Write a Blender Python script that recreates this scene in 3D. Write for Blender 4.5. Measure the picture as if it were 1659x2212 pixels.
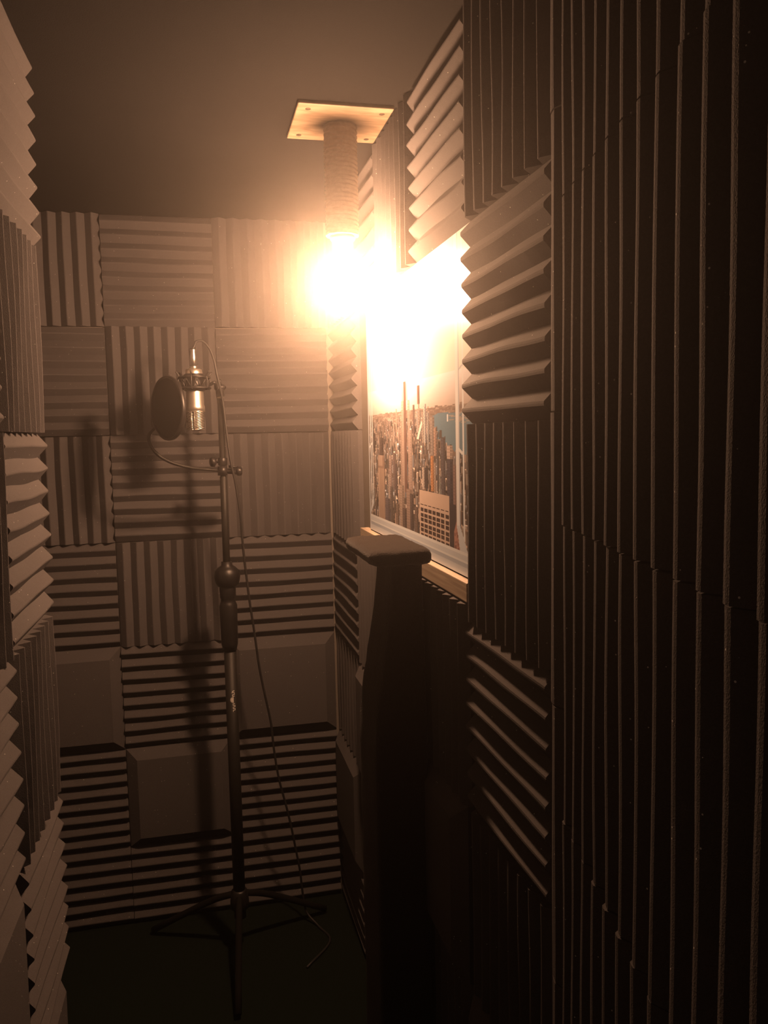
import bpy, bmesh, math, random
from mathutils import Vector, Matrix, noise

# ------------------------------------------------------------ scene, camera, light level
S = bpy.context.scene
for o in list(bpy.data.objects):
    bpy.data.objects.remove(o)
COL = S.collection
EYE = 1.445                       # camera height above the floor; all heights below are given relative to the eye
LAMP_POWER = 1250.0                # emission strength of the globe bulb
LAMP_COLOUR = (1.0, 0.525, 0.285)
GLARE_HAZE = 0.053  # density of the added volume that stands in for lens glare
S.view_settings.view_transform = 'Standard'
S.view_settings.look = 'None'
S.view_settings.gamma = 1.0
S.view_settings.use_curve_mapping = False
S.view_settings.exposure = 0.0

cam_d = bpy.data.cameras.new('camera')
cam = bpy.data.objects.new('camera', cam_d)
COL.objects.link(cam)
cam_d.sensor_fit = 'HORIZONTAL'
cam_d.sensor_width = 36.0
cam_d.lens = 1790.0 / 1659.0 * 36.0
cam_d.clip_start = 0.02
_R = Vector((0.97392724, -0.22591872, -0.02065089))
_U = Vector((0.04101951, 0.08583970, 0.99546419))
_F = Vector((0.22312133, 0.97035678, -0.0928687))
m = Matrix((_R, _U, -_F)).transposed().to_4x4()
m.translation = Vector((0, 0, EYE))
cam.matrix_world = m
S.camera = cam

world = bpy.data.worlds.new('world')
S.world = world
world.use_nodes = True
world.node_tree.nodes['Background'].inputs[0].default_value = (0.55, 0.44, 0.40, 1)
world.node_tree.nodes['Background'].inputs[1].default_value = 0.065
S.cycles.volume_bounces = 0
S.cycles.volume_step_rate = 4.0
S.cycles.adaptive_threshold = 0.02
S.cycles.max_bounces = 5
S.cycles.sample_clamp_indirect = 4.0

# ------------------------------------------------------------ helpers
def tag(o, label=None, cat=None, group=None, kind=None):
    if label: o['label'] = label
    if cat: o['category'] = cat
    if group: o['group'] = group
    if kind: o['kind'] = kind
    return o

def W(x, y, z):
    return Vector((x, y, z + EYE))

def link(name, bm, mat, parent=None, smooth=False, origin=None):
    bmesh.ops.recalc_face_normals(bm, faces=bm.faces)
    if origin is not None:
        bmesh.ops.translate(bm, verts=bm.verts, vec=-Vector(origin))
    if smooth:
        for f in bm.faces: f.smooth = True
    me = bpy.data.meshes.new(name)
    bm.to_mesh(me); bm.free()
    for mm in (mat if isinstance(mat, (list, tuple)) else [mat]):
        me.materials.append(mm)
    o = bpy.data.objects.new(name, me)
    COL.objects.link(o)
    if origin is not None: o.location = origin
    if parent is not None:
        o.parent = parent
        if origin is None: o.matrix_parent_inverse = Matrix.Translation(-parent.location)
        else: o.location = Vector(origin) - parent.location
    return o

def empty(name, loc):
    o = bpy.data.objects.new(name, None)
    o.empty_display_size = 0.05
    COL.objects.link(o); o.location = loc
    return o

def add_box(bm, a, b, bevel=0.0):
    a, b = Vector(a), Vector(b)
    r = bmesh.ops.create_cube(bm, size=1.0)
    vs = r['verts']
    for v in vs:
        v.co = Vector(((a[i] + b[i]) / 2 + v.co[i] * (b[i] - a[i]) for i in range(3)))
    if bevel:
        es = list({e for v in vs for e in v.link_edges})
        bmesh.ops.bevel(bm, geom=es, offset=bevel, segments=2, affect='EDGES', profile=0.5)

def frame_of(d):
    d = d.normalized()
    h = Vector((0, 0, 1)) if abs(d.z) < 0.9 else Vector((1, 0, 0))
    x = d.cross(h).normalized()
    return x, d.cross(x).normalized()

def add_lathe(bm, base, axis, prof, n=32, fn=None):
    """prof: list of (height along axis, radius); fn(r, theta, h) -> r"""
    axis = Vector(axis).normalized(); x, y = frame_of(axis); base = Vector(base)
    rings = []
    for h, r in prof:
        ring = []
        for i in range(n):
            t = 2 * math.pi * i / n
            rr = fn(r, t, h) if fn else r
            ring.append(bm.verts.new(base + axis * h + (x * math.cos(t) + y * math.sin(t)) * rr))
        rings.append(ring)
    for a, b in zip(rings, rings[1:]):
        for i in range(n):
            bm.faces.new((a[i], a[(i + 1) % n], b[(i + 1) % n], b[i]))
    bm.faces.new(rings[0][::-1]); bm.faces.new(rings[-1])

def spline(pts, n=8):
    pts = [Vector(p) for p in pts]
    P = [pts[0] * 2 - pts[1]] + pts + [pts[-1] * 2 - pts[-2]]
    out = []
    for i in range(1, len(P) - 2):
        for k in range(n):
            t = k / n
            out.append(0.5 * ((2 * P[i]) + (P[i + 1] - P[i - 1]) * t + (2 * P[i - 1] - 5 * P[i] + 4 * P[i + 1] - P[i + 2]) * t * t
                              + (3 * P[i] - P[i - 1] - 3 * P[i + 1] + P[i + 2]) * t ** 3))
    out.append(pts[-1])
    return out

def add_tube(bm, pts, r, n=10, smooth_n=8):
    ps = spline(pts, smooth_n) if smooth_n else [Vector(p) for p in pts]
    d = (ps[1] - ps[0]).normalized(); x, y = frame_of(d)
    rings = []
    for i, p in enumerate(ps):
        d = (ps[min(i + 1, len(ps) - 1)] - ps[max(i - 1, 0)]).normalized()
        x = (x - d * x.dot(d)).normalized(); y = d.cross(x)
        rr = r(i / (len(ps) - 1)) if callable(r) else r
        rings.append([bm.verts.new(p + (x * math.cos(2 * math.pi * k / n) + y * math.sin(2 * math.pi * k / n)) * rr) for k in range(n)])
    for a, b in zip(rings, rings[1:]):
        for k in range(n):
            bm.faces.new((a[k], a[(k + 1) % n], b[(k + 1) % n], b[k]))
    bm.faces.new(rings[0][::-1]); bm.faces.new(rings[-1])

def add_ring(bm, c, axis, R, r, n=40, k=8, sx=1.0):
    axis = Vector(axis).normalized(); x, y = frame_of(axis); c = Vector(c)
    rings = []
    for i in range(n):
        t = 2 * math.pi * i / n
        d = x * math.cos(t) + y * math.sin(t)
        rings.append([bm.verts.new(c + d * (R + r * math.cos(2 * math.pi * j / k)) + axis * (r * sx * math.sin(2 * math.pi * j / k))) for j in range(k)])
    for i in range(n):
        a, b = rings[i], rings[(i + 1) % n]
        for j in range(k):
            bm.faces.new((a[j], a[(j + 1) % k], b[(j + 1) % k], b[j]))

# ------------------------------------------------------------ materials
def material(name, colour, rough=0.8, metal=0.0, vary=0.0, scale=40.0, bump=0.0, bscale=400.0, specks=0.0, spec=0.5, sheen=0.0):
    mt = bpy.data.materials.new(name); mt.use_nodes = True
    nt = mt.node_tree; N = nt.nodes; L = nt.links; b = N['Principled BSDF']
    b.inputs['Base Color'].default_value = (*colour, 1)
    b.inputs['Roughness'].default_value = rough
    b.inputs['Metallic'].default_value = metal
    b.inputs['Specular IOR Level'].default_value = spec
    if sheen: b.inputs['Sheen Weight'].default_value = sheen
    tc = N.new('ShaderNodeTexCoord')
    out = None
    if vary:
        nz = N.new('ShaderNodeTexNoise'); nz.inputs['Scale'].default_value = scale; nz.inputs['Detail'].default_value = 4
        L.new(tc.outputs['Object'], nz.inputs['Vector'])
        mr = N.new('ShaderNodeMapRange')
        mr.inputs[3].default_value = 1 - vary; mr.inputs[4].default_value = 1 + vary
        L.new(nz.outputs['Fac'], mr.inputs[0])
        mx = N.new('ShaderNodeMix'); mx.data_type = 'RGBA'; mx.blend_type = 'MULTIPLY'; mx.inputs[0].default_value = 1
        mx.inputs[6].default_value = (*colour, 1)
        L.new(mr.outputs[0], mx.inputs[7]); out = mx.outputs[2]
    if specks:
        vo = N.new('ShaderNodeTexVoronoi'); vo.inputs['Scale'].default_value = 130
        L.new(tc.outputs['Object'], vo.inputs['Vector'])
        lt = N.new('ShaderNodeMath'); lt.operation = 'LESS_THAN'; lt.inputs[1].default_value = 0.085
        L.new(vo.outputs['Distance'], lt.inputs[0])
        sp = N.new('ShaderNodeSeparateColor'); L.new(vo.outputs['Color'], sp.inputs[0])
        gt = N.new('ShaderNodeMath'); gt.operation = 'GREATER_THAN'; gt.inputs[1].default_value = 1 - specks
        L.new(sp.outputs[0], gt.inputs[0])
        ml = N.new('ShaderNodeMath'); ml.operation = 'MULTIPLY'
        L.new(lt.outputs[0], ml.inputs[0]); L.new(gt.outputs[0], ml.inputs[1])
        m2 = N.new('ShaderNodeMix'); m2.data_type = 'RGBA'
        L.new(ml.outputs[0], m2.inputs[0])
        if out: L.new(out, m2.inputs[6])
        else: m2.inputs[6].default_value = (*colour, 1)
        m2.inputs[7].default_value = (0.75, 0.75, 0.72, 1); out = m2.outputs[2]
    if out: L.new(out, b.inputs['Base Color'])
    if bump:
        nb = N.new('ShaderNodeTexNoise'); nb.inputs['Scale'].default_value = bscale; nb.inputs['Detail'].default_value = 3
        L.new(tc.outputs['Object'], nb.inputs['Vector'])
        bp = N.new('ShaderNodeBump'); bp.inputs['Strength'].default_value = bump; bp.inputs['Distance'].default_value = 0.002
        L.new(nb.outputs['Fac'], bp.inputs['Height']); L.new(bp.outputs[0], b.inputs['Normal'])
    return mt

FOAM_C = (0.066, 0.062, 0.063)
M_FOAM = material('charcoal_foam', FOAM_C, rough=0.95, vary=0.22, scale=420, bump=0.45, bscale=900, specks=0.14, spec=0.15)
M_WALL = material('tan_wall', (0.13, 0.115, 0.10), rough=0.7, vary=0.06, scale=8)
M_CEIL = material('dark_ceiling_cloth', (0.008, 0.0076, 0.0074), rough=0.95, vary=0.2, scale=6, bump=0.3, spec=0.1)
M_FLOOR = material('black_carpet', (0.006, 0.009, 0.006), rough=1.0, vary=0.3, scale=200, bump=0.6, spec=0.05)
M_BLACK = material('black_plastic', (0.009, 0.008, 0.008), rough=0.42, spec=0.3, vary=0.1)
M_BLACKM = material('black_painted_steel', (0.010, 0.009, 0.008), rough=0.55, metal=0.0, spec=0.25, vary=0.1)
M_RUBBER = material('black_rubber', (0.010, 0.009, 0.009), rough=0.6, vary=0.1)
M_SILVER = material('satin_nickel', (0.72, 0.66, 0.58), rough=0.33, metal=0.9, vary=0.05)
M_CHROME = material('bright_chrome', (0.85, 0.83, 0.80), rough=0.3, metal=1.0, vary=0.03)
M_LEG = material('dull_black_leg', (0.006, 0.0055, 0.005), rough=0.9, vary=0.1, spec=0.08)
M_MESH = material('black_nylon_mesh', (0.010, 0.009, 0.009), rough=0.9, vary=0.2, scale=300, spec=0.1)
M_PLUSH = material('dark_brown_plush', (0.016, 0.012, 0.010), rough=1.0, vary=0.35, scale=250, bump=1.0, bscale=350, spec=0.05, sheen=0.1)
M_ROPE = material('sisal_rope', (0.26, 0.20, 0.14), rough=0.9, vary=0.25, scale=120, bump=0.7, bscale=500, spec=0.1)
M_SCREW = material('screw_steel', (0.10, 0.07, 0.05), rough=0.5, metal=0.8, vary=0.1)
M_SOCKET = material('cream_socket', (0.6, 0.52, 0.4), rough=0.5, vary=0.05)
M_MARK = material('silver_print', (0.55, 0.52, 0.48), rough=0.5, vary=0.05)

def wood(name, c1, c2, axis_scale):
    mt = bpy.data.materials.new(name); mt.use_nodes = True
    nt = mt.node_tree; N = nt.nodes; L = nt.links; b = N['Principled BSDF']
    b.inputs['Roughness'].default_value = 0.6
    tc = N.new('ShaderNodeTexCoord'); mp = N.new('ShaderNodeMapping')
    mp.inputs['Scale'].default_value = axis_scale
    L.new(tc.outputs['Object'], mp.inputs[0])
    nz = N.new('ShaderNodeTexNoise'); nz.inputs['Scale'].default_value = 6; nz.inputs['Detail'].default_value = 6; nz.inputs['Distortion'].default_value = 0.8
    L.new(mp.outputs[0], nz.inputs['Vector'])
    cr = N.new('ShaderNodeValToRGB')
    cr.color_ramp.elements[0].position = 0.35; cr.color_ramp.elements[0].color = (*c1, 1)
    cr.color_ramp.elements[1].position = 0.65; cr.color_ramp.elements[1].color = (*c2, 1)
    L.new(nz.outputs['Fac'], cr.inputs[0]); L.new(cr.outputs[0], b.inputs['Base Color'])
    return mt
M_PLATE = wood('rough_pine_board', (0.16, 0.105, 0.06), (0.30, 0.22, 0.14), (2, 9, 2))
M_LEDGE = wood('pine_batten', (0.27, 0.21, 0.155), (0.40, 0.325, 0.24), (12, 0.8, 25))

def emitter(name, col, strength):
    mt = bpy.data.materials.new(name); mt.use_nodes = True
    nt = mt.node_tree; nt.nodes.clear()
    e = nt.nodes.new('ShaderNodeEmission'); o = nt.nodes.new('ShaderNodeOutputMaterial')
    e.inputs[0].default_value = (*col, 1); e.inputs[1].default_value = strength
    nt.links.new(e.outputs[0], o.inputs[0])
    return mt
M_BULB = emitter('lit_bulb', LAMP_COLOUR, LAMP_POWER)

# ------------------------------------------------------------ room shell
ZC, ZF = 0.629, -1.445
XR, YB = 0.408, 2.467          # tip planes of the foam on the right and back walls
TK = 0.028                     # foam thickness
def slab(name, a, b, mat):
    bm = bmesh.new(); add_box(bm, W(*a), W(*b))
    c = (W(*a) + W(*b)) / 2
    return tag(link(name, bm, mat, origin=c), kind='structure')
slab('floor', (-0.75, -0.6, ZF - 0.06), (0.62, YB + 0.12, ZF), M_FLOOR)
slab('ceiling', (-0.75, -0.6, ZC), (0.62, YB + 0.12, ZC + 0.06), M_CEIL)
slab('wall_back', (-0.66, YB + TK, ZF), (0.56, YB + TK + 0.08, ZC), M_WALL)
slab('wall_right', (XR + TK, 0.86, ZF), (XR + TK + 0.08, YB + TK, ZC), M_WALL)
slab('wall_left', (-0.66, 1.0, ZF), (-0.58, YB + TK, ZC), M_WALL)

def prism(name, pts, z0, z1, mat):
    bm = bmesh.new()
    lo = [bm.verts.new(W(x, y, z0)) for x, y in pts]; hi = [bm.verts.new(W(x, y, z1)) for x, y in pts]
    bm.faces.new(lo[::-1]); bm.faces.new(hi)
    for i in range(len(pts)):
        j = (i + 1) % len(pts); bm.faces.new((lo[i], lo[j], hi[j], hi[i]))
    c = sum((v.co for v in bm.verts), Vector()) / len(bm.verts)
    return tag(link(name, bm, mat, origin=c), kind='structure')

# left partition beside the camera (its foam runs from its far end towards the camera)
LP = Vector((-0.2334, 1.4816, 0.0062)); LU = Vector((0.02465, 0.99970, 0)); LV = Vector((0.01, 0.04, 1.0)).normalized()
LN = LU.cross(LV).normalized()
def lpt(a, z, off=0.0):
    t = (z - LP.z) / LV.z
    return LP + LU * a + LV * t * 1.0 - Vector((0, 0.04 * t, 0)) + LN * off
bm = bmesh.new()
vs = [[[bm.verts.new(lpt(a, z, off) + Vector((0, 0, EYE))) for z in (ZF, ZC)] for off in (-TK, -TK - 0.07)] for a in (0.0, -1.75)]
for q in (((0,0,0),(0,0,1),(0,1,1),(0,1,0)), ((1,0,0),(1,1,0),(1,1,1),(1,0,1)), ((0,0,0),(1,0,0),(1,0,1),(0,0,1)),
          ((0,1,0),(0,1,1),(1,1,1),(1,1,0)), ((0,0,1),(1,0,1),(1,1,1),(0,1,1)), ((0,0,0),(0,1,0),(1,1,0),(1,0,0))):
    bm.faces.new([vs[i][j][k] for i, j, k in q])
tag(link('wall_front', bm, M_WALL, origin=W(-0.3, 0.6, -0.4)), kind='structure')

# foam-covered door leaf standing open on the right
DP = Vector((0.3642, 0.8030, 0.0)); DW = Vector((-0.21806, -0.97593, 0)).normalized(); DN = Vector((-0.97593, 0.21806, 0)).normalized()
def dpt(s, z, off=0.0):
    return DP + DW * s + DN * off + Vector((0, 0, z))
_c = [dpt(-0.03, 0, -TK), dpt(0.98, 0, -TK), dpt(0.98, 0, -TK - 0.04), dpt(-0.03, 0, -TK - 0.04)]
prism('door_1', [(p.x, p.y) for p in _c], ZF + 0.01, ZC - 0.004, M_WALL)

# ------------------------------------------------------------ foam tiles
rnd = random.Random(7)
def foam_tile(q, n, kind, label, group, ribs=8, seed=None, tk=TK, rib_h=0.0155, wob=0.0008, tip=0.045):
    """q: four corners (top-left, top-right, bottom-right, bottom-left) on the tip plane; n: unit normal into the room."""
    q = [Vector(p) + Vector((0, 0, EYE)) for p in q]; n = Vector(n)
    def at(u, v, w):      # w = height above the glued back
        return (q[0] * (1 - u) + q[1] * u) * (1 - v) + (q[3] * (1 - u) + q[2] * u) * v + n * (w - tk)
    r = random.Random(seed if seed is not None else rnd.random())
    bm = bmesh.new()
    if kind == 'flat':
        H = tk + 0.012; bv = 0.10
        ring0 = [at(u, v, 0) for u, v in ((0, 0), (1, 0), (1, 1), (0, 1))]
        ring1 = [at(u, v, H * 0.45) for u, v in ((0, 0), (1, 0), (1, 1), (0, 1))]
        ring2 = [at(u, v, H) for u, v in ((bv, bv), (1 - bv, bv), (1 - bv, 1 - bv), (bv, 1 - bv))]
        R = [[bm.verts.new(p) for p in rg] for rg in (ring0, ring1, ring2)]
        for a, b in zip(R, R[1:]):
            for i in range(4): bm.faces.new((a[i], a[(i + 1) % 4], b[(i + 1) % 4], b[i]))
        bm.faces.new(R[0]); bm.faces.new(R[2])
    else:
        base = tk - rib_h; prof = [(0.0, base)]
        for k in range(ribs):
            c = (k + 0.5) / ribs
            prof += [(c - tip / ribs, tk - 0.0004), (c, tk), (c + tip / ribs, tk - 0.0004)]
            prof += [((k + 1.0) / ribs, base)]
        NS = 10; rings = []
        ph = [r.uniform(0, 6.28) for _ in range(6)]
        for j in range(NS + 1):
            t = j / NS; ring = []
            for i, (c, w) in enumerate(prof):
                edge = min(c, 1 - c, 0.15) / 0.15
                d = wob * (math.sin(4.2 * t + ph[0] + 5 * c) + 0.6 * math.sin(9 * t + ph[1] + 17 * c)) * edge
                dw = wob * 0.8 * math.sin(5 * t + ph[2] + 9 * c) * (1 if w > base + 0.002 else 0.3) - 0.0008
                cc = c + d / 0.3
                ring.append(bm.verts.new(at(cc, t, w + dw) if kind == 'v' else at(t, cc, w + dw)))
            for c in (1.0, 0.0):
                ring.append(bm.verts.new(at(c, t, 0) if kind == 'v' else at(t, c, 0)))
            rings.append(ring)
        for a, b in zip(rings, rings[1:]):
            for i in range(len(a)):
                j = (i + 1) % len(a); bm.faces.new((a[i], a[j], b[j], b[i]))
        bm.faces.new(rings[0]); bm.faces.new(rings[-1][::-1])
    c = sum(q, Vector()) / 4
    o = link('foam_tile', bm, M_FOAM, origin=c)
    return tag(o, label, 'foam tile', group)

ROWS = [0.627, 0.318, 0.014, -0.293, -0.600, -0.905, -1.205, -1.445]
RN = ['topmost row', 'second row down', 'third row down', 'fourth row down', 'fifth row down', 'sixth row down', 'bottom row']
KD = {'v': 'foam tile with upright ribs', 'h': 'foam tile with level ribs', 'flat': 'smooth ribless foam tile'}
gap = 0.0008
def jig(a=0.0022): return rnd.uniform(-a, a)

# back wall
XB = [-0.5288, -0.2240, 0.0808, 0.405]
back = [['v', 'h', 'v'], ['h', 'v', 'h'], ['v', 'h', 'v'], ['h', 'v', 'h'], ['flat', 'h', 'flat'], ['h', 'flat', 'h'], ['h', 'h', 'h']]
CN = ['left column', 'middle column', 'right column']
for r in range(7):
    for c in range(3):
        z0, z1 = ROWS[r], ROWS[r + 1]; x0, x1 = XB[c], XB[c + 1]
        k = back[r][c]
        nb = 8 if r < 6 or k == 'v' else 6
        y = YB + rnd.uniform(-0.001, 0.002)
        foam_tile([(x0 + gap, y, z0 - gap + jig()), (x1 - gap, y, z0 - gap + jig()), (x1 - gap, y, z1 + gap), (x0 + gap, y, z1 + gap)],
                  (0, -1, 0), k, f'{KD[k]} on the back wall, {CN[c]}, {RN[r]}', 'foam tiles on the back wall', ribs=nb)

# right wall, named by the columns counted from the back corner
def right_tile(y0, y1, z0, z1, k, label, ribs=8, x=XR, **kw):
    xj = x + rnd.uniform(-0.001, 0.002)
    foam_tile([(xj, y0 - gap, z0 - gap), (xj, y1 + gap, z0 - gap), (xj, y1 + gap, z1 + gap), (xj, y0 - gap, z1 + gap)],
              (-1, 0, 0), k, label, 'foam tiles on the right wall', ribs=ribs, **kw)
YR = [2.488, 2.140, 1.835, 1.530, 1.222, 0.917]
up_names = ['in the back corner', 'behind the rope-wrapped post', 'above the far half of the poster', 'above the near half of the poster']
for i, k in enumerate(['v', 'h', 'v', 'h']):
    right_tile(YR[i], YR[i + 1], ROWS[0], ROWS[1], k, f'{KD[k]} atop the right wall, {up_names[i]}', wob=0.0018 if i == 3 else 0.0011)
for r, k in ((1, 'h'), (2, 'v'), (3, 'h'), (4, 'v'), (5, 'flat'), (6, 'h')):
    right_tile(2.488, 2.128, ROWS[r], ROWS[r + 1], k, f'{KD[k]} in the back right corner, {RN[r]}', ribs=6 if r == 6 else 8)
for r, k in ((3, 'v'), (4, 'flat'), (5, 'v'), (6, 'h')):
    right_tile(2.126, 1.835, ROWS[r], ROWS[r + 1], k, f'{KD[k]} on wall just beyond the plush pedestal, {RN[r]}', ribs=6 if r == 6 else 8)
for r, k in ((3, 'h'), (4, 'v'), (5, 'h'), (6, 'h')):
    right_tile(1.833, 1.532, ROWS[r], ROWS[r + 1], k, f'{KD[k]} on wall behind the plush pedestal, {RN[r]}', ribs=6 if r == 6 else 8)
for r, k in ((3, 'v'), (4, 'flat'), (5, 'v'), (6, 'h')):
    right_tile(1.530, 1.224, -0.269 if r == 3 else ROWS[r], ROWS[r + 1], k, f'{KD[k]} on wall just nearer than the pedestal, {RN[r]}', ribs=6 if r == 6 else 8, x=0.401)
for r, k in ((0, 'v'), (1, 'h'), (2, 'v'), (3, 'h'), (4, 'v'), (5, 'flat'), (6, 'v')):
    right_tile(1.222, 0.917, ROWS[r], ROWS[r + 1], k, f'{KD[k]} in column beside the door leaf, {RN[r]}', wob=0.0010, tip=0.075)

# left partition: two columns
for ci, (a0, a1, kinds) in enumerate(((-0.281, 0.0, ['h', 'v', 'h', 'v', 'h', 'flat', 'v']), (-0.586, -0.283, ['v', 'h', 'v', 'h', 'flat', 'v', 'h']))):
    for r, k in enumerate(kinds):
        z0, z1 = ROWS[r], ROWS[r + 1]
        off = rnd.uniform(-0.002, 0.001) - (0.012 if k == 'flat' else 0)
        ed = {0: 0.02, 1: 0.008, 2: 0.004, 3: 0.004, 4: -0.01, 5: -0.03, 6: -0.02}[r] if ci == 0 else 0.0
        foam_tile([lpt(a0 + gap, z0 - gap, off), lpt(a1 - gap + ed, z0 - gap, off), lpt(a1 - gap + ed, z1 + gap, off), lpt(a0 + gap, z1 + gap, off)],
                  LN, k, f'{KD[k]} on the left partition, {["far", "near"][ci]} column, {RN[r]}', 'foam tiles on the left partition', wob=0.0014)

# door leaf: an edge strip and two wide columns
zd = [0.627, 0.530, 0.223, -0.093, -0.396, -0.700, -1.003]
for i in range(6):
    for ci, (s0, s1) in enumerate(((0.035, 0.340), (0.342, 0.650))):
        z0, z1 = zd[i], zd[i + 1]; d = rnd.uniform(-0.0025, 0.0025); off = rnd.uniform(-0.001, 0.001)
        foam_tile([dpt(s0 + d, z0 - gap, off), dpt(s1 - gap * 2 + d, z0 - gap, off), dpt(s1 - gap * 2 + d, z1 + gap, off), dpt(s0 + d, z1 + gap, off)],
                  DN, 'v', f'upright-ribbed foam tile on the door leaf, {["hinge-side", "outer"][ci]} column, {["topmost", "second down", "third down", "fourth down", "fifth down", "lowest"][i]}',
                  'foam tiles on the door leaf', ribs=8, wob=0.0007, tip=0.10)
ze = [0.627, 0.318, 0.020, -0.290, -0.600, -0.905]
for i in range(5):
    d = [0.0, 0.001, -0.002, 0.001, 0.0][i]
    foam_tile([dpt(-0.027 + d, ze[i] - gap), dpt(0.033 + d, ze[i] - gap), dpt(0.033 + d, ze[i + 1] + gap), dpt(-0.027 + d, ze[i + 1] + gap)],
              DN, 'v', f'narrow foam strip along the door leaf hinge edge, {["topmost", "second", "middle", "fourth", "lowest"][i]} of five',
              'foam strips on the door edge', ribs=1, wob=0.0005, tip=0.12)

# ------------------------------------------------------------ pine ledge below the poster
bm = bmesh.new(); add_box(bm, W(XR + 0.004, 1.2235, -0.2665), W(XR + TK - 0.001, 2.066, -0.235), bevel=0.0015)
tag(link('wooden_ledge', bm, M_LEDGE, origin=W(0.42, 1.6, -0.26)), 'long pale pine batten on the right wall directly under the city poster', 'ledge')

# ------------------------------------------------------------ city poster
XP = 0.4255
def build_poster():
    Y0, Y1, Z0, Z1 = 2.004, 1.10, -0.232, 0.332
    NU, NV = 360, 320
    NK = int(NU * (Y0 - 1.2245) / (Y0 - Y1))      # the sheet ends where the next foam column begins
    import numpy as np
    img = np.zeros((NV, NU, 3))
    r = random.Random(11)
    # poster coordinates: u 0..1 from its far (left) edge to its near (right) edge, v 0..1 from top to bottom
    def fill(u0, v0, u1, v1, c):
        a, b = max(0, int(round(u0 * NU))), min(NU, max(int(round(u0 * NU)) + 1, int(round(u1 * NU))))
        p, q = max(0, int(round(v0 * NV))), min(NV, max(int(round(v0 * NV)) + 1, int(round(v1 * NV))))
        img[p:q, a:b] = c
    def poly(pts, c):
        vs_ = [p[1] for p in pts]
        for row in range(max(0, int(min(vs_) * NV)), min(NV, int(max(vs_) * NV) + 1)):
            y = (row + 0.5) / NV; xs = []
            for i in range(len(pts)):
                (x0, y0), (x1, y1) = pts[i], pts[(i + 1) % len(pts)]
                if (y0 <= y) != (y1 <= y): xs.append(x0 + (y - y0) * (x1 - x0) / (y1 - y0))
            xs.sort()
            for a, b in zip(xs[::2], xs[1::2]):
                img[row, max(0, int(a * NU)):min(NU, max(int(a * NU) + 1, int(b * NU)))] = c
    FR = (0.60, 0.64, 0.66); FR2 = (0.76, 0.78, 0.76); FR3 = (0.42, 0.47, 0.52)
    img[:] = FR
    # sky, far land, water
    HZ = 0.507; L0 = 0.012
    fill(L0, 0.02, 1, 1, (0.80, 0.74, 0.66))
    for k in range(26):
        v = HZ - 0.10 + k * 0.004
        fill(L0, v, 1, v + 0.005, tuple(0.80 * (1 - k / 26) + x * (k / 26) for x in (0.52, 0.42, 0.36)))
    fill(L0, HZ, 1, 1, (0.20, 0.145, 0.12))
    for _ in range(1300):
        u = r.random(); v = HZ - 0.006 + r.random() * 0.10
        g = r.uniform(0.12, 0.42); fill(max(L0, u), v, u + r.uniform(0.004, 0.03), v + 0.004, (g, g * 0.78, g * 0.64))
    poly([(0.60, HZ + 0.03), (0.66, HZ + 0.018), (1.0, HZ + 0.026), (1.0, 0.70), (0.80, 0.66), (0.70, 0.615), (0.63, 0.60)], (0.12, 0.22, 0.28))
    for _ in range(60):
        u = r.uniform(0.72, 1); v = HZ + r.uniform(0.015, 0.05); fill(u, v, u + 0.03, v + 0.003, (0.34, 0.31, 0.27))
    fill(0.715, HZ + 0.025, 0.722, HZ + 0.045, (0.72, 0.74, 0.74))
    # the blocks of buildings, back to front
    for i in range(3400):
        t = i / 3400
        v = HZ + 0.035 + t * 0.43
        u = r.uniform(L0, 0.98)
        if v < 0.66 and u > 0.60 + max(0, v - 0.56) * 1.6: continue
        w = r.uniform(0.004, 0.014) * (0.6 + 1.1 * t); h = r.uniform(0.012, 0.05) * (0.5 + 1.0 * t)
        g = r.choice([0.05, 0.08, 0.12, 0.17, 0.24, 0.36, 0.55]) * r.uniform(0.7, 1.25)
        tint = r.choice([(1, .80, .66), (1, .86, .74), (1, .72, .56), (.85, .88, .95)])
        c = tuple(min(1, g * x) for x in tint)
        fill(max(L0, u), v - h, u + w, v, c); fill(u + w * 0.62, v - h, u + w, v, tuple(x * 0.4 for x in c))
        if r.random() < 0.5: fill(u, v - h, u + w, v - h + 0.004, tuple(min(1, x * 1.8) for x in c))
    def tower(u, w, v0, v1, c, dark=0.45, lines=True):
        fill(u, v0, u + w, v1, c); fill(u + w * 0.6, v0, u + w, v1, tuple(x * dark for x in c))
        if lines:
            k = v0
            while k < v1:
                fill(u, k, u + w, k + 0.0033, tuple(x * 0.72 for x in c)); k += 0.010
    for u, w, v0, v1, c in ((0.175, .010, .55, .62, (.30, .22, .18)), (0.215, .012, .53, .62, (.26, .19, .16)), (0.315, .010, .493, .60, (.36, .27, .22)),
                            (0.335, .012, .535, .60, (.3, .22, .2)), (0.285, .012, .55, .62, (.42, .32, .26)), (0.25, .014, .54, .60, (.22, .16, .14)),
                            (0.466, .016, .487, .60, (.16, .11, .10)), (0.497, .016, .51, .58, (.40, .36, .34)), (0.553, .010, .497, .62, (.62, .58, .52)),
                            (0.563, .010, .49, .62, (.22, .22, .24)), (0.578, .014, .52, .64, (.34, .33, .32)), (0.60, .030, .535, .66, (.30, .25, .22)),
                            (0.54, .010, .52, .62, (.36, .30, .26)), (0.525, .008, .51, .60, (.2, .17, .16)), (0.625, .02, .57, .66, (.42, .28, .22))):
        tower(u, w, v0, v1, c)
    tower(0.505, 0.020, 0.425, 0.487, (.20, .11, .085), lines=False); tower(0.512, 0.011, 0.487, 0.59, (.36, .28, .23))
    poly([(0.50, 0.60), (0.535, 0.545), (0.545, 0.552), (0.512, 0.61)], (.75, .70, .62))
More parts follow.
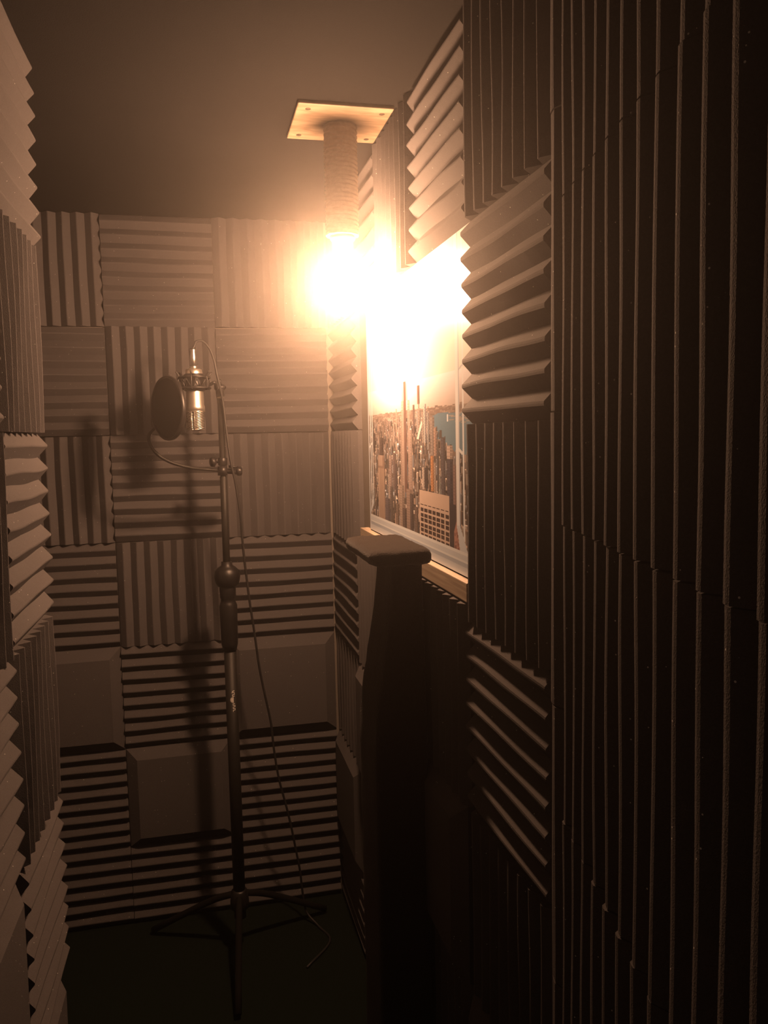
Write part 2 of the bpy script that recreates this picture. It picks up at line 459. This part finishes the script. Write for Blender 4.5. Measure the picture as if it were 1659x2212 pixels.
    # tall stepped tower
    tower(0.366, 0.022, 0.470, 0.80, (.46, .35, .29), 0.75); tower(0.422, 0.020, 0.470, 0.80, (.46, .35, .29), 0.8)
    fill(0.372, 0.415, 0.386, 0.47, (.50, .39, .32)); fill(0.412, 0.405, 0.424, 0.47, (.50, .40, .34))
    fill(0.388, 0.400, 0.412, 0.80, (.13, .075, .06))
    for k in range(4): fill(0.368 + 0.0045 * k, 0.50, 0.370 + 0.0045 * k, 0.80, (.30, .22, .18)); fill(0.424 + 0.0045 * k, 0.50, 0.426 + 0.0045 * k, 0.80, (.28, .20, .17))
    tower(0.352, 0.016, 0.575, 0.84, (.30, .22, .18), 0.8); tower(0.440, 0.018, 0.575, 0.84, (.33, .25, .21), 0.7)
    tower(0.335, 0.045, 0.775, 0.94, (.34, .26, .21), 0.5); tower(0.40, 0.05, 0.785, 0.94, (.30, .22, .18), 0.6)
    tower(0.135, 0.045, 0.60, 0.76, (.07, .05, .045)); tower(0.235, 0.032, 0.67, 0.84, (.32, .24, .21)); tower(0.225, 0.016, 0.745, 0.88, (.50, .41, .36))
    tower(0.275, 0.026, 0.66, 0.80, (.16, .12, .11)); tower(0.30, 0.02, 0.70, 0.82, (.09, .07, .07)); tower(0.055, 0.03, 0.58, 0.66, (.06, .045, .04))
    # striped foreground tower at the left
    fill(0.112, 0.672, 0.185, 0.94, (.24, .165, .125))
    for k in range(5): fill(0.115 + k * 0.0135, 0.725, 0.121 + k * 0.0135, 0.94, (.50, .37, .28))
    fill(0.118, 0.672, 0.165, 0.715, (.38, .28, .22))
    for u, w, v0, v1, c in ((0.535, .018, .70, .775, (.60, .50, .43)), (0.553, .028, .70, .77, (.06, .05, .05)), (0.601, .020, .66, .775, (.52, .25, .11)), (0.622, .018, .68, .78, (.36, .28, .23)),
                            (0.655, .014, .72, .80, (.30, .30, .28)), (0.672, .028, .60, .80, (.10, .09, .10)), (0.71, .036, .64, .97, (.075, .07, .09)), (0.71, .036, .625, .665, (.55, .43, .36)),
                            (0.645, .014, .64, .76, (.11, .10, .10)), (0.748, .02, .68, .9, (.24, .16, .14)), (0.36, .04, .86, .95, (.12, .09, .08)), (0.19, .05, .84, .95, (.13, .11, .12)),
                            (0.43, .03, .80, .93, (.10, .08, .075)), (0.245, .026, .79, .93, (.12, .10, .09)), (0.30, .03, .85, .95, (.2, .15, .12)), (0.47, .03, .84, .95, (.16, .12, .1))):
        tower(u, w, v0, v1, c)
    # slab block with a grid of windows
    poly([(0.512, 0.777), (0.724, 0.777), (0.724, 0.97), (0.512, 0.97)], (.60, .46, .365))
    for k in range(7): fill(0.519 + k * 0.0295, 0.824, 0.541 + k * 0.0295, 0.829, (.06, .045, .04))
    for j in range(6):
        for k in range(7):
            fill(0.519 + k * 0.0295, 0.838 + j * 0.0172, 0.5425 + k * 0.0295, 0.8505 + j * 0.0172, (.045, .03, .028))
    fill(0.724, 0.80, 0.76, 0.97, (.045, .04, .045)); poly([(0.748, 1), (0.752, 0.88), (0.765, 0.85), (0.80, 0.90), (0.80, 1)], (.42, .22, .17))
    for _ in range(40):
        u = r.uniform(0.752, 0.80); v = r.uniform(0.88, 0.95); fill(u, v, u + 0.006, v + 0.008, (.20, .09, .07))
    # printed window frame around the view
    fill(0, 0.93, 1, 1, FR); fill(0, 0.93, 1, 0.940, FR2); fill(0, 0.957, 1, 0.964, FR2); fill(0, 0.964, 1, 0.975, FR3)
    fill(0, 0, L0, 1, FR); fill(0, 0, 1, 0.02, FR2)
    fill(0.046, 0.02, 0.056, 0.86, FR2); fill(0.026, 0.02, 0.032, 0.88, FR2); fill(0.032, 0.02, 0.036, 0.86, FR3)
    poly([(0.012, 0.93), (0.012, 0.915), (0.048, 0.845), (0.056, 0.862), (0.056, 0.88)], FR)
    poly([(0.012, 0.637), (0.052, 0.618), (0.052, 0.626), (0.012, 0.646)], FR2)
    fill(0.768, 0.02, 0.784, 0.87, FR2); fill(0.784, 0.02, 0.789, 0.87, FR3); fill(0.806, 0.02, 0.814, 0.90, FR2)
    poly([(0.768, 0.86), (0.789, 0.86), (0.83, 0.93), (0.785, 0.93)], FR)
    poly([(0.784, 0.630), (0.812, 0.645), (0.812, 0.655), (0.784, 0.640)], FR2)
    poly([(0.784, 0.407), (0.812, 0.392), (0.812, 0.398), (0.784, 0.413)], FR3)
    img = np.clip(img * np.array([0.86, 0.94, 1.05]) + 0.008, 0, 1)
    bm = bmesh.new()
    vv = [[bm.verts.new(W(XP, Y0 + (Y1 - Y0) * i / NU, Z1 + (Z0 - Z1) * j / NV)) for i in range(NK + 1)] for j in range(NV + 1)]
    for j in range(NV):
        for i in range(NK):
            bm.faces.new((vv[j][i], vv[j][i + 1], vv[j + 1][i + 1], vv[j + 1][i]))
    # the sheet's own thickness
    b0 = [bm.verts.new(W(XP + 0.0015, y, z)) for y, z in ((Y0, Z1), (1.225, Z1), (1.225, Z0), (Y0, Z0))]
    bm.faces.new(b0)
    mt = bpy.data.materials.new('glossy_city_print'); mt.use_nodes = True
    N = mt.node_tree.nodes; L = mt.node_tree.links; b = N['Principled BSDF']
    at = N.new('ShaderNodeAttribute'); at.attribute_name = 'print'
    L.new(at.outputs['Color'], b.inputs['Base Color'])
    b.inputs['Roughness'].default_value = 0.30
    me = bpy.data.meshes.new('city_poster')
    c = W(XP, (Y0 + Y1) / 2, (Z0 + Z1) / 2)
    bmesh.ops.translate(bm, verts=bm.verts, vec=-c)
    bm.to_mesh(me); bm.free(); me.materials.append(mt)
    ca = me.color_attributes.new('print', 'FLOAT_COLOR', 'CORNER')
    data = np.ones((len(me.loops), 4), dtype=np.float32) * 0.5
    flat = img[:, :NK].reshape(-1, 3)
    data[:NK * NV * 4, :3] = np.repeat(flat, 4, axis=0)
    ca.data.foreach_set('color', data.ravel())
    o = bpy.data.objects.new('city_poster', me); COL.objects.link(o); o.location = c
    tag(o, 'glossy poster of a skyscraper city seen through a printed window frame, on the right wall', 'poster')
build_poster()

# ------------------------------------------------------------ rope-wrapped ceiling post with a bare globe bulb
lx, ly = 0.318, 1.708
lamp = empty('ceiling_lamp', W(lx, ly, ZC))
tag(lamp, 'rope-wrapped ceiling post on a square wooden plate with one glowing globe bulb', 'lamp')
bm = bmesh.new(); add_box(bm, W(0.221, 1.607, 0.6215), W(0.4065, 1.797, ZC), bevel=0.002)
plate = link('ceiling_plate', bm, M_PLATE, lamp, origin=W(0.314, 1.70, 0.627))
for dx, dy in ((0.243, 1.632), (0.388, 1.634), (0.243, 1.772), (0.386, 1.774)):
    bm = bmesh.new(); add_lathe(bm, W(dx, dy, 0.6220), (0, 0, -1), [(0, 0.0055), (0.001, 0.0055), (0.0016, 0.003)], n=16)
    sc = link('screw', bm, M_SCREW, plate, smooth=False)
    sc.matrix_parent_inverse = Matrix.Translation(-W(0.314, 1.70, 0.627))
bm = bmesh.new()
N_ = 150
add_lathe(bm, W(lx, ly, 0.6213), (0, 0, -1), [(0.2168 * i / N_, 0.0315) for i in range(N_ + 1)], n=40,
          fn=lambda r, t, h: r + 0.0026 * abs(math.sin(math.pi * h / 0.0085 + t / 2)) + 0.0006 * math.sin(9 * t + 80 * h))
link('rope_post', bm, M_ROPE, lamp, smooth=True)
bm = bmesh.new(); add_lathe(bm, W(lx, ly, 0.4045), (0, 0, -1), [(0, 0.024), (0.006, 0.026), (0.012, 0.021), (0.05, 0.021), (0.056, 0.018)], n=32)
link('lamp_socket', bm, M_SOCKET, lamp, smooth=True)
bm = bmesh.new()
pr = [(0, 0.013), (0.012, 0.014)]
RB = 0.034
for i in range(1, 19):
    a = math.pi * (0.09 + 0.91 * i / 18.0)
    pr.append((0.044 - RB * math.cos(a) + 0.0, max(0.0008, RB * math.sin(a))))
add_lathe(bm, W(lx, ly, 0.349), (0, 0, -1), pr, n=32)
link('bulb', bm, M_BULB, lamp, smooth=True)

# ------------------------------------------------------------ plush pedestal with a flat cushion top
ped = empty('plush_pedestal', W(0.345, 1.49, ZF))
tag(ped, 'tall dark brown plush-covered pedestal with a padded square top standing below the poster', 'pedestal')
def plush_block(rings, mat, name, amp=0.0015, sub=10):
    bm = bmesh.new(); R = []
    for (z, x0, x1, y0, y1, rad) in rings:
        pts = []
        for (cx, cy, a0) in ((x1 - rad, y1 - rad, 0), (x0 + rad, y1 - rad, 90), (x0 + rad, y0 + rad, 180), (x1 - rad, y0 + rad, 270)):
            for k in range(5):
                a = math.radians(a0 + 90 * k / 4); pts.append((cx + rad * math.cos(a), cy + rad * math.sin(a)))
        out = []
        for i in range(len(pts)):
            p, q = pts[i], pts[(i + 1) % len(pts)]
            nn = max(1, int(math.hypot(q[0] - p[0], q[1] - p[1]) / 0.012)) if (i % 5) == 4 else 1
            if (i % 5) == 4: nn = sub
            for k in range(nn): out.append((p[0] + (q[0] - p[0]) * k / nn, p[1] + (q[1] - p[1]) * k / nn))
        R.append([bm.verts.new(W(x, y, z)) for x, y in out])
    for a, b in zip(R, R[1:]):
        for i in range(len(a)): bm.faces.new((a[i], a[(i + 1) % len(a)], b[(i + 1) % len(a)], b[i]))
    bm.faces.new(R[0][::-1]); bm.faces.new(R[-1])
    bm.normal_update()
    for v in bm.verts:
        v.co += v.normal * amp * (noise.noise(v.co * 60) + 0.7 * noise.noise(v.co * 170))
    return link(name, bm, mat, ped, smooth=True)
RS = []
for i in range(50):
    t = i / 49; z = -0.212 - t * (1.445 - 0.2125)
    fl = min(1, t / 0.3); fl = fl * fl * (3 - 2 * fl)
    RS.append((z, 0.342 - 0.042 * fl, 0.3985, 1.425 - 0.02 * fl, 1.560 + 0.004 * fl, 0.012))
plush_block(RS[::-1], M_PLUSH, 'column', sub=8)
top = []
for z, k in ((-0.226, 0.012), (-0.223, 0.004), (-0.217, 0.0), (-0.208, 0.0), (-0.202, 0.003), (-0.199, 0.011), (-0.198, 0.03)):
    top.append((z, 0.289 + k, 0.3985 - k * 0.4, 1.362 + k, 1.612 - k, 0.016))
plush_block(top, M_PLUSH, 'cushion_top', sub=14)

# ------------------------------------------------------------ microphone stand, microphone, pop filter, cable
YS, YM, YF = 2.262, 2.215, 2.180      # depths of the stand, the microphone and the pop filter
def mp(px, py, Y=YS):
    """point at depth Y seen in direction of a photo position, used once to lay out the stand"""
    d = _F + _R * ((px - 829.5) / 1790.0) - _U * ((py - 1106.0) / 1790.0)
    return Vector((d.x * Y / d.y, Y, d.z * Y / d.y + EYE))
stand_x = 0.0800
base = Vector((stand_x, YS, 0.0))
st = empty('microphone_stand', base)
tag(st, 'black upright microphone stand with round base in front of the back wall', 'microphone stand')
def part(name, fn, mat, parent=st, smooth=True):
    bm = bmesh.new(); fn(bm)
    o = link(name, bm, mat, parent, smooth=smooth)
    if parent.parent: o.matrix_parent_inverse = (Matrix.Translation(-parent.parent.location))
    return o
z_top = mp(483, 858).z; z_clutch = mp(484, 1245).z
part('hub', lambda b: add_lathe(b, base, (0, 0, 1), [(0.125, 0.018), (0.130, 0.026), (0.150, 0.026), (0.178, 0.022), (0.182, 0.017)], n=24), M_BLACK)
for az in (150, 25, 265):
    az = math.radians(az); dv = Vector((math.cos(az), math.sin(az), 0))
    lg = part('leg', lambda b: add_tube(b, [base + dv * 0.018 + Vector((0, 0, 0.165)), base + dv * 0.10 + Vector((0, 0, 0.128)), base + dv * 0.285 + Vector((0, 0, 0.014))], 0.009, n=10, smooth_n=4), M_LEG)
    bm = bmesh.new(); add_tube(bm, [base + dv * 0.262 + Vector((0, 0, 0.024)), base + dv * 0.292 + Vector((0, 0, 0.0115))], 0.0115, n=12, smooth_n=0)
    ft = link('rubber_foot', bm, M_RUBBER, lg, smooth=True); ft.matrix_parent_inverse = Matrix.Translation(-base)
part('lower_tube', lambda b: add_lathe(b, base, (0, 0, 1), [(0.10, 0.0165), (z_clutch - 0.19, 0.0165)], n=24), M_BLACKM)
part('upper_tube', lambda b: add_lathe(b, base, (0, 0, 1), [(z_clutch - 0.05, 0.0095), (mp(483, 1030).z, 0.0095), (mp(483, 1030).z + .001, 0.0078), (z_top, 0.0078)], n=20), M_BLACKM)
gz = mp(486, 1390).z
part('grip', lambda b: add_lathe(b, (base.x, base.y, gz), (0, 0, 1), [(-0.02, 0.018), (0.0, 0.0225), (0.06, 0.0235), (0.105, 0.024), (0.112, 0.0215), (0.116, 0.0195), (0.124, 0.0195), (0.128, 0.0215), (0.15, 0.022), (0.165, 0.02)], n=28), M_BLACK)
def clutch(b):
    c = Vector((base.x, base.y, z_clutch))
    add_lathe(b, c - Vector((0, 0, 0.032)), (0, 0, 1), [(0, 0.018), (0.006, 0.026), (0.016, 0.0325), (0.032, 0.035), (0.048, 0.0315), (0.056, 0.024), (0.062, 0.015), (0.072, 0.014)], n=36)
part('clutch', clutch, M_BLACK)
part('collar', lambda b: add_lathe(b, (base.x, base.y, z_top - 0.004), (0, 0, 1), [(0, 0.0095), (0.006, 0.0095)], n=20), M_SILVER)
# printed maker's mark on the lower tube: small strokes and a starburst, wrapped on the tube surface
def mark(b):
    mc = mp(497, 1510).z
    rr = 0.0168
    def quad(a0, z0, a1, z1, w):
        p0 = Vector((math.sin(a0) * rr, -math.cos(a0) * rr, z0)); p1 = Vector((math.sin(a1) * rr, -math.cos(a1) * rr, z1))
        d = (p1 - p0).normalized(); s = Vector((0, -1, 0)).cross(d).normalized() * w
        o = Vector((base.x, base.y, 0)); nrm = Vector((math.sin((a0 + a1) / 2), -math.cos((a0 + a1) / 2), 0)) * 0.0006
        v = [b.verts.new(o + p) for p in (p0 - s + nrm, p0 + s + nrm, p1 + s + nrm, p1 - s + nrm)]
        w2 = [b.verts.new(x.co - nrm * 1.5) for x in v]
        b.faces.new(v); b.faces.new(w2[::-1])
        for i in range(4): b.faces.new((v[i], v[(i + 1) % 4], w2[(i + 1) % 4], w2[i]))
    a = 0.18
    for k in range(9):                                    # starburst
        t = math.radians(90 + k * 22.5)
        quad(a, mc + 0.002, a + math.cos(t) * 0.50, mc + 0.002 + math.sin(t) * 0.0085, 0.0009)
    for k, zz in enumerate((0.022, 0.0165, 0.012)):       # letter-like strokes above
        quad(a - 0.12, mc + zz, a + 0.22, mc + zz, 0.0009); quad(a + (0.2 if k % 2 else -0.1), mc + zz, a + (0.2 if k % 2 else -0.1), mc + zz + 0.005, 0.0009)
    quad(a - 0.2, mc + 0.021, a - 0.02, mc + 0.026, 0.001); quad(a - 0.02, mc + 0.026, a + 0.22, mc + 0.027, 0.001)
    for k in range(5):                                    # and below
        zz = -0.009 - k * 0.0045
        quad(a - 0.08, mc + zz, a + 0.26, mc + zz, 0.0008); quad(a + (0.26 if k % 2 else -0.06), mc + zz, a + (0.26 if k % 2 else -0.06), mc + zz - 0.0045, 0.0008)
part('printed_mark', mark, M_MARK, smooth=False)

# microphone hanging head-down in its cradle
mx = mp(421, 860, YM).x; zt = mp(421, 797, YM).z; zb = mp(421, 930, YM).z
mic = empty('condenser_microphone', Vector((mx, YM, zb)))
tag(mic, 'silver large-diaphragm microphone hanging upside down in a black cradle', 'microphone')
H = zt - zb
hg = mp(421, 889, YM).z
part('body', lambda b: add_lathe(b, (mx, YM, 0), (0, 0, 1), [(hg, 0.0245), (hg + 0.012, 0.0245), (hg + 0.018, 0.0225), (zt - 0.020, 0.0215), (zt - 0.010, 0.0215), (zt - 0.002, 0.0205), (zt, 0.017)], n=40), M_SILVER, mic)
part('connector', lambda b: add_lathe(b, (mx, YM, zt), (0, 0, 1), [(0, 0.0105), (0.008, 0.0105), (0.009, 0.0075), (0.030, 0.0080), (0.044, 0.0068), (0.047, 0.0075), (0.052, 0.0075)], n=24), M_CHROME, mic)
def grille(b):
    add_lathe(b, (mx, YM, 0), (0, 0, 1), [(zb, 0.010), (zb + 0.002, 0.018), (zb + 0.006, 0.0215), (hg, 0.0225)], n=40)
part('capsule', grille, M_BLACKM, mic)
def wires(b):
    for k in range(12):
        z0 = zb + 0.004 + k * (hg - zb - 0.004) / 11.0
        for face in (-1, 1):
            for half in (-1, 1):
                ps = []
                for j in range(9):
                    a = math.radians(2 + 76 * j / 8.0) * half
                    zz = z0 - 0.010 * (1 - j / 8.0) ** 1.3 + 0.004
                    zz = min(max(zz, zb + 0.002), hg)
                    rr = 0.0238 if zz > zb + 0.006 else 0.0225
                    a2 = a + math.radians(-18)
                    ps.append(Vector((mx + math.sin(a2) * rr, YM + face * math.cos(a2) * rr, zz)))
                add_tube(b, ps, 0.0012, n=5, smooth_n=0)
    for aa in (62, 242, -98 + 180, 262):
        a = math.radians(aa)
        add_tube(b, [Vector((mx + math.cos(a) * 0.0240, YM + math.sin(a) * 0.0240, zb + 0.003)), Vector((mx + math.cos(a) * 0.0240, YM + math.sin(a) * 0.0240, hg))], 0.0009, n=6, smooth_n=0)
    add_ring(b, (mx, YM, hg), (0, 0, 1), 0.0235, 0.0013)
    add_ring(b, (mx, YM, zb + 0.003), (0, 0, 1), 0.0205, 0.0012)
part('grille', wires, M_SILVER, mic)

# shock mount
zr1 = mp(421, 812, YM).z; zr2 = mp(421, 842, YM).z
sm = empty('shock_mount', Vector((mx, YM, zr2)))
tag(sm, 'black spider shock mount of rings and elastic cords around the silver microphone', 'microphone holder')
part('outer_ring', lambda b: (add_ring(b, (mx, YM, zr1 - 0.004), (0, 0, 1), 0.040, 0.0028), add_ring(b, (mx, YM, zr2 + 0.004), (0, 0, 1), 0.040, 0.0032)), M_BLACK, sm)
part('inner_sleeve', lambda b: add_lathe(b, (mx, YM, 0), (0, 0, 1), [(zr2 - 0.004, 0.0235), (zr2 - 0.002, 0.027), (zr2 + 0.004, 0.027), (zr2 + 0.008, 0.0235), (zr1 - 0.006, 0.0235), (zr1 - 0.002, 0.0265), (zr1 + 0.003, 0.0265), (zr1 + 0.005, 0.0235)], n=36), M_BLACK, sm)
def cords(b):
    for k in range(8):
        a, a2 = math.radians(45 * k + 10), math.radians(45 * k + 32)
        p = Vector((mx + 0.040 * math.cos(a), YM + 0.040 * math.sin(a), zr1 - 0.004)); q = Vector((mx + 0.026 * math.cos(a2), YM + 0.026 * math.sin(a2), zr2 + 0.002))
        s = Vector((mx + 0.040 * math.cos(a2 + .38), YM + 0.040 * math.sin(a2 + .38), zr1 - 0.004))
        add_tube(b, [p, q], 0.0015, n=6, smooth_n=0); add_tube(b, [q, s], 0.0015, n=6, smooth_n=0)
part('elastic_cord', cords, M_RUBBER, sm)
for k in range(6):
    def strut(b, k=k):
        a = math.radians(60 * k + 20); d = Vector((math.cos(a), math.sin(a), 0)); c = Vector((mx, YM, 0))
        add_tube(b, [c + d * 0.040 + Vector((0, 0, zr2)), c + d * 0.043 + Vector((0, 0, (zr1 + zr2) / 2)), c + d * 0.041 + Vector((0, 0, zr1)), c + d * 0.049 + Vector((0, 0, zr1 + 0.010))], 0.0022, n=6, smooth_n=4)
    part('strut', strut, M_BLACK, sm)
def arm(b):
    t = Vector((base.x, YS, z_top + 0.012))
    add_tube(b, [Vector((mx + 0.040, YM, (zr1 + zr2) / 2 - 0.004)), Vector((mx + 0.052, YM - 0.002, (zr1 + zr2) / 2)), t + Vector((-0.008, 0, 0.008))], 0.0048, n=8)
    add_lathe(b, (base.x, YS, z_top + 0.002), (0, 0, 1), [(0, 0.0105), (0.018, 0.0115), (0.022, 0.0085), (0.030, 0.0075)], n=20)
    add_lathe(b, (base.x - 0.014, YS - 0.004, z_top + 0.026), (1, 0.2, 0), [(0, 0.006), (0.006, 0.009), (0.024, 0.0085), (0.030, 0.004)], n=16)
    add_tube(b, [Vector((base.x + 0.004, YS, z_top + 0.03)), Vector((base.x + 0.0, YS - 0.01, z_top + 0.045))], 0.003, n=8, smooth_n=0)
part('swivel_arm', arm, M_BLACK, sm)

# pop filter
fc = mp(363, 882, YF)
pf = empty('pop_filter', mp(478, 1018))
tag(pf, 'round black mesh pop filter on a curved gooseneck, left of the microphone', 'pop filter')
fn_ = Vector((0.86, 0.50, 0.0)).normalized()
part('mesh_screen', lambda b: add_lathe(b, fc - fn_ * 0.0015, fn_, [(0, 0.0765), (0.003, 0.0765)], n=64), M_MESH, pf, smooth=False)
part('hoop', lambda b: add_ring(b, fc, fn_, 0.0785, 0.0034, n=72, k=10, sx=1.9), M_BLACK, pf)
def neck(b):
    ps = [fc + Vector((-0.034, 0.058, -0.045)), mp(322, 940, YS - 0.03), mp(325, 962, YS - 0.03), mp(342, 983, YS - 0.03), mp(370, 999, YS - 0.03), mp(410, 1010, YS - 0.02), mp(445, 1014), mp(478, 1017)]
    add_tube(b, ps, 0.0042, n=10)
part('gooseneck', neck, M_BLACKM, pf)
def clamp(b):
    c = mp(481, 1017)
    add_lathe(b, c - Vector((0, 0, 0.012)), (0, 0, 1), [(0, 0.013), (0.024, 0.013)], n=20)
    add_lathe(b, (base.x, YS, mp(480, 1006).z), (0, 0, 1), [(0, 0.010), (0.002, 0.0122), (0.020, 0.0122), (0.022, 0.010)], n=20)
    add_tube(b, [c, mp(512, 1019)], 0.0075, n=10, smooth_n=0)
    e = mp(510, 1018)
    add_lathe(b, e, (1, 0, 0), [(0, 0.010), (0.004, 0.0125), (0.012, 0.0125), (0.016, 0.009)], n=8)
    add_tube(b, [mp(494, 1008), mp(512, 1009)], 0.004, n=8, smooth_n=0)
part('clamp', clamp, M_BLACK, pf)
def knob(b):
    e = mp(461, 998)
    add_tube(b, [e + Vector((0.002, 0, 0)), mp(480, 998)], 0.0035, n=8, smooth_n=0)
    add_lathe(b, e + Vector((-0.007, -0.003, 0)), (1, 0.35, 0), [(0, 0.012), (0.003, 0.0135), (0.009, 0.0135), (0.013, 0.009)], n=9)
part('clamp_knob', knob, M_BLACK, pf)

# cable
def path():
    out = [(mx, YM, zt + 0.050)]
    for px, py, y in ((421, 744, YM), (424, 738, YM), (437, 737, YM + .01), (452, 752, YM + .02), (463, 780, YM + .02), (468, 805, YS - .03), (474, 830, YS - 0.028), (482, 870, YS - .018),
                      (489, 930, YS - .016), (499, 1000, YS - .016), (508, 1040, YS - .01), (519, 1110, YS), (523, 1160, YS + .01), (528, 1210, YS + .02), (538, 1290, YS + .03),
                      (550, 1370, YS + .04), (560, 1440, YS + .045), (572, 1500, YS + .05), (585, 1560, YS + .055), (592, 1620, YS + .06), (602, 1680, YS + .065),
                      (618, 1740, YS + .07), (630, 1790, YS + .075), (640, 1840, YS + .08), (648, 1880, YS + .085), (654, 1930, YS + .09)):
        out.append(tuple(mp(px, py, y)))
    last = Vector(out[-1])
    out += [(last.x + 0.01, last.y, 0.03), (last.x + 0.04, last.y - 0.04, 0.0045), (last.x + 0.06, last.y - 0.12, 0.0045), (last.x - 0.02, last.y - 0.22, 0.0045)]
    return out
bm = bmesh.new(); add_tube(bm, path(), 0.0032, n=8, smooth_n=5)
tag(link('microphone_cable', bm, M_RUBBER, smooth=True, origin=Vector((0.2, YM + 0.1, 0.3))), 'thin black cable from the microphone top hanging down beside the stand to the floor', 'cable')

# ------------------------------------------------------------ added haze volume imitating lens glare around the lamp
bm = bmesh.new(); add_box(bm, W(-0.575, -0.5, ZF + 0.002), W(0.60, YB + TK - 0.002, ZC - 0.002))
hz = bpy.data.materials.new('glare_haze'); hz.use_nodes = True
nt = hz.node_tree; nt.nodes.clear()
vs_ = nt.nodes.new('ShaderNodeVolumeScatter'); oo = nt.nodes.new('ShaderNodeOutputMaterial')
vs_.inputs['Color'].default_value = (1, 0.92, 0.85, 1); vs_.inputs['Density'].default_value = GLARE_HAZE; vs_.inputs['Anisotropy'].default_value = 0.9
tc_ = nt.nodes.new('ShaderNodeTexCoord'); sx_ = nt.nodes.new('ShaderNodeSeparateXYZ'); mr_ = nt.nodes.new('ShaderNodeMapRange')
nt.links.new(tc_.outputs['Object'], sx_.inputs[0]); nt.links.new(sx_.outputs['Z'], mr_.inputs['Value'])
mr_.interpolation_type = 'SMOOTHSTEP'
mr_.inputs['From Min'].default_value = -0.55; mr_.inputs['From Max'].default_value = 0.55      # thinner downwards so the imitated glare spares the lower walls
mr_.inputs['To Min'].default_value = GLARE_HAZE * 0.06; mr_.inputs['To Max'].default_value = GLARE_HAZE
nt.links.new(mr_.outputs[0], vs_.inputs['Density'])
nt.links.new(vs_.outputs[0], oo.inputs['Volume'])
hazeo = link('glare_haze', bm, hz, origin=W(0, 1, -0.4))
tag(hazeo, 'thin added haze imitating lens glare around the lamp', 'haze', kind='stuff')
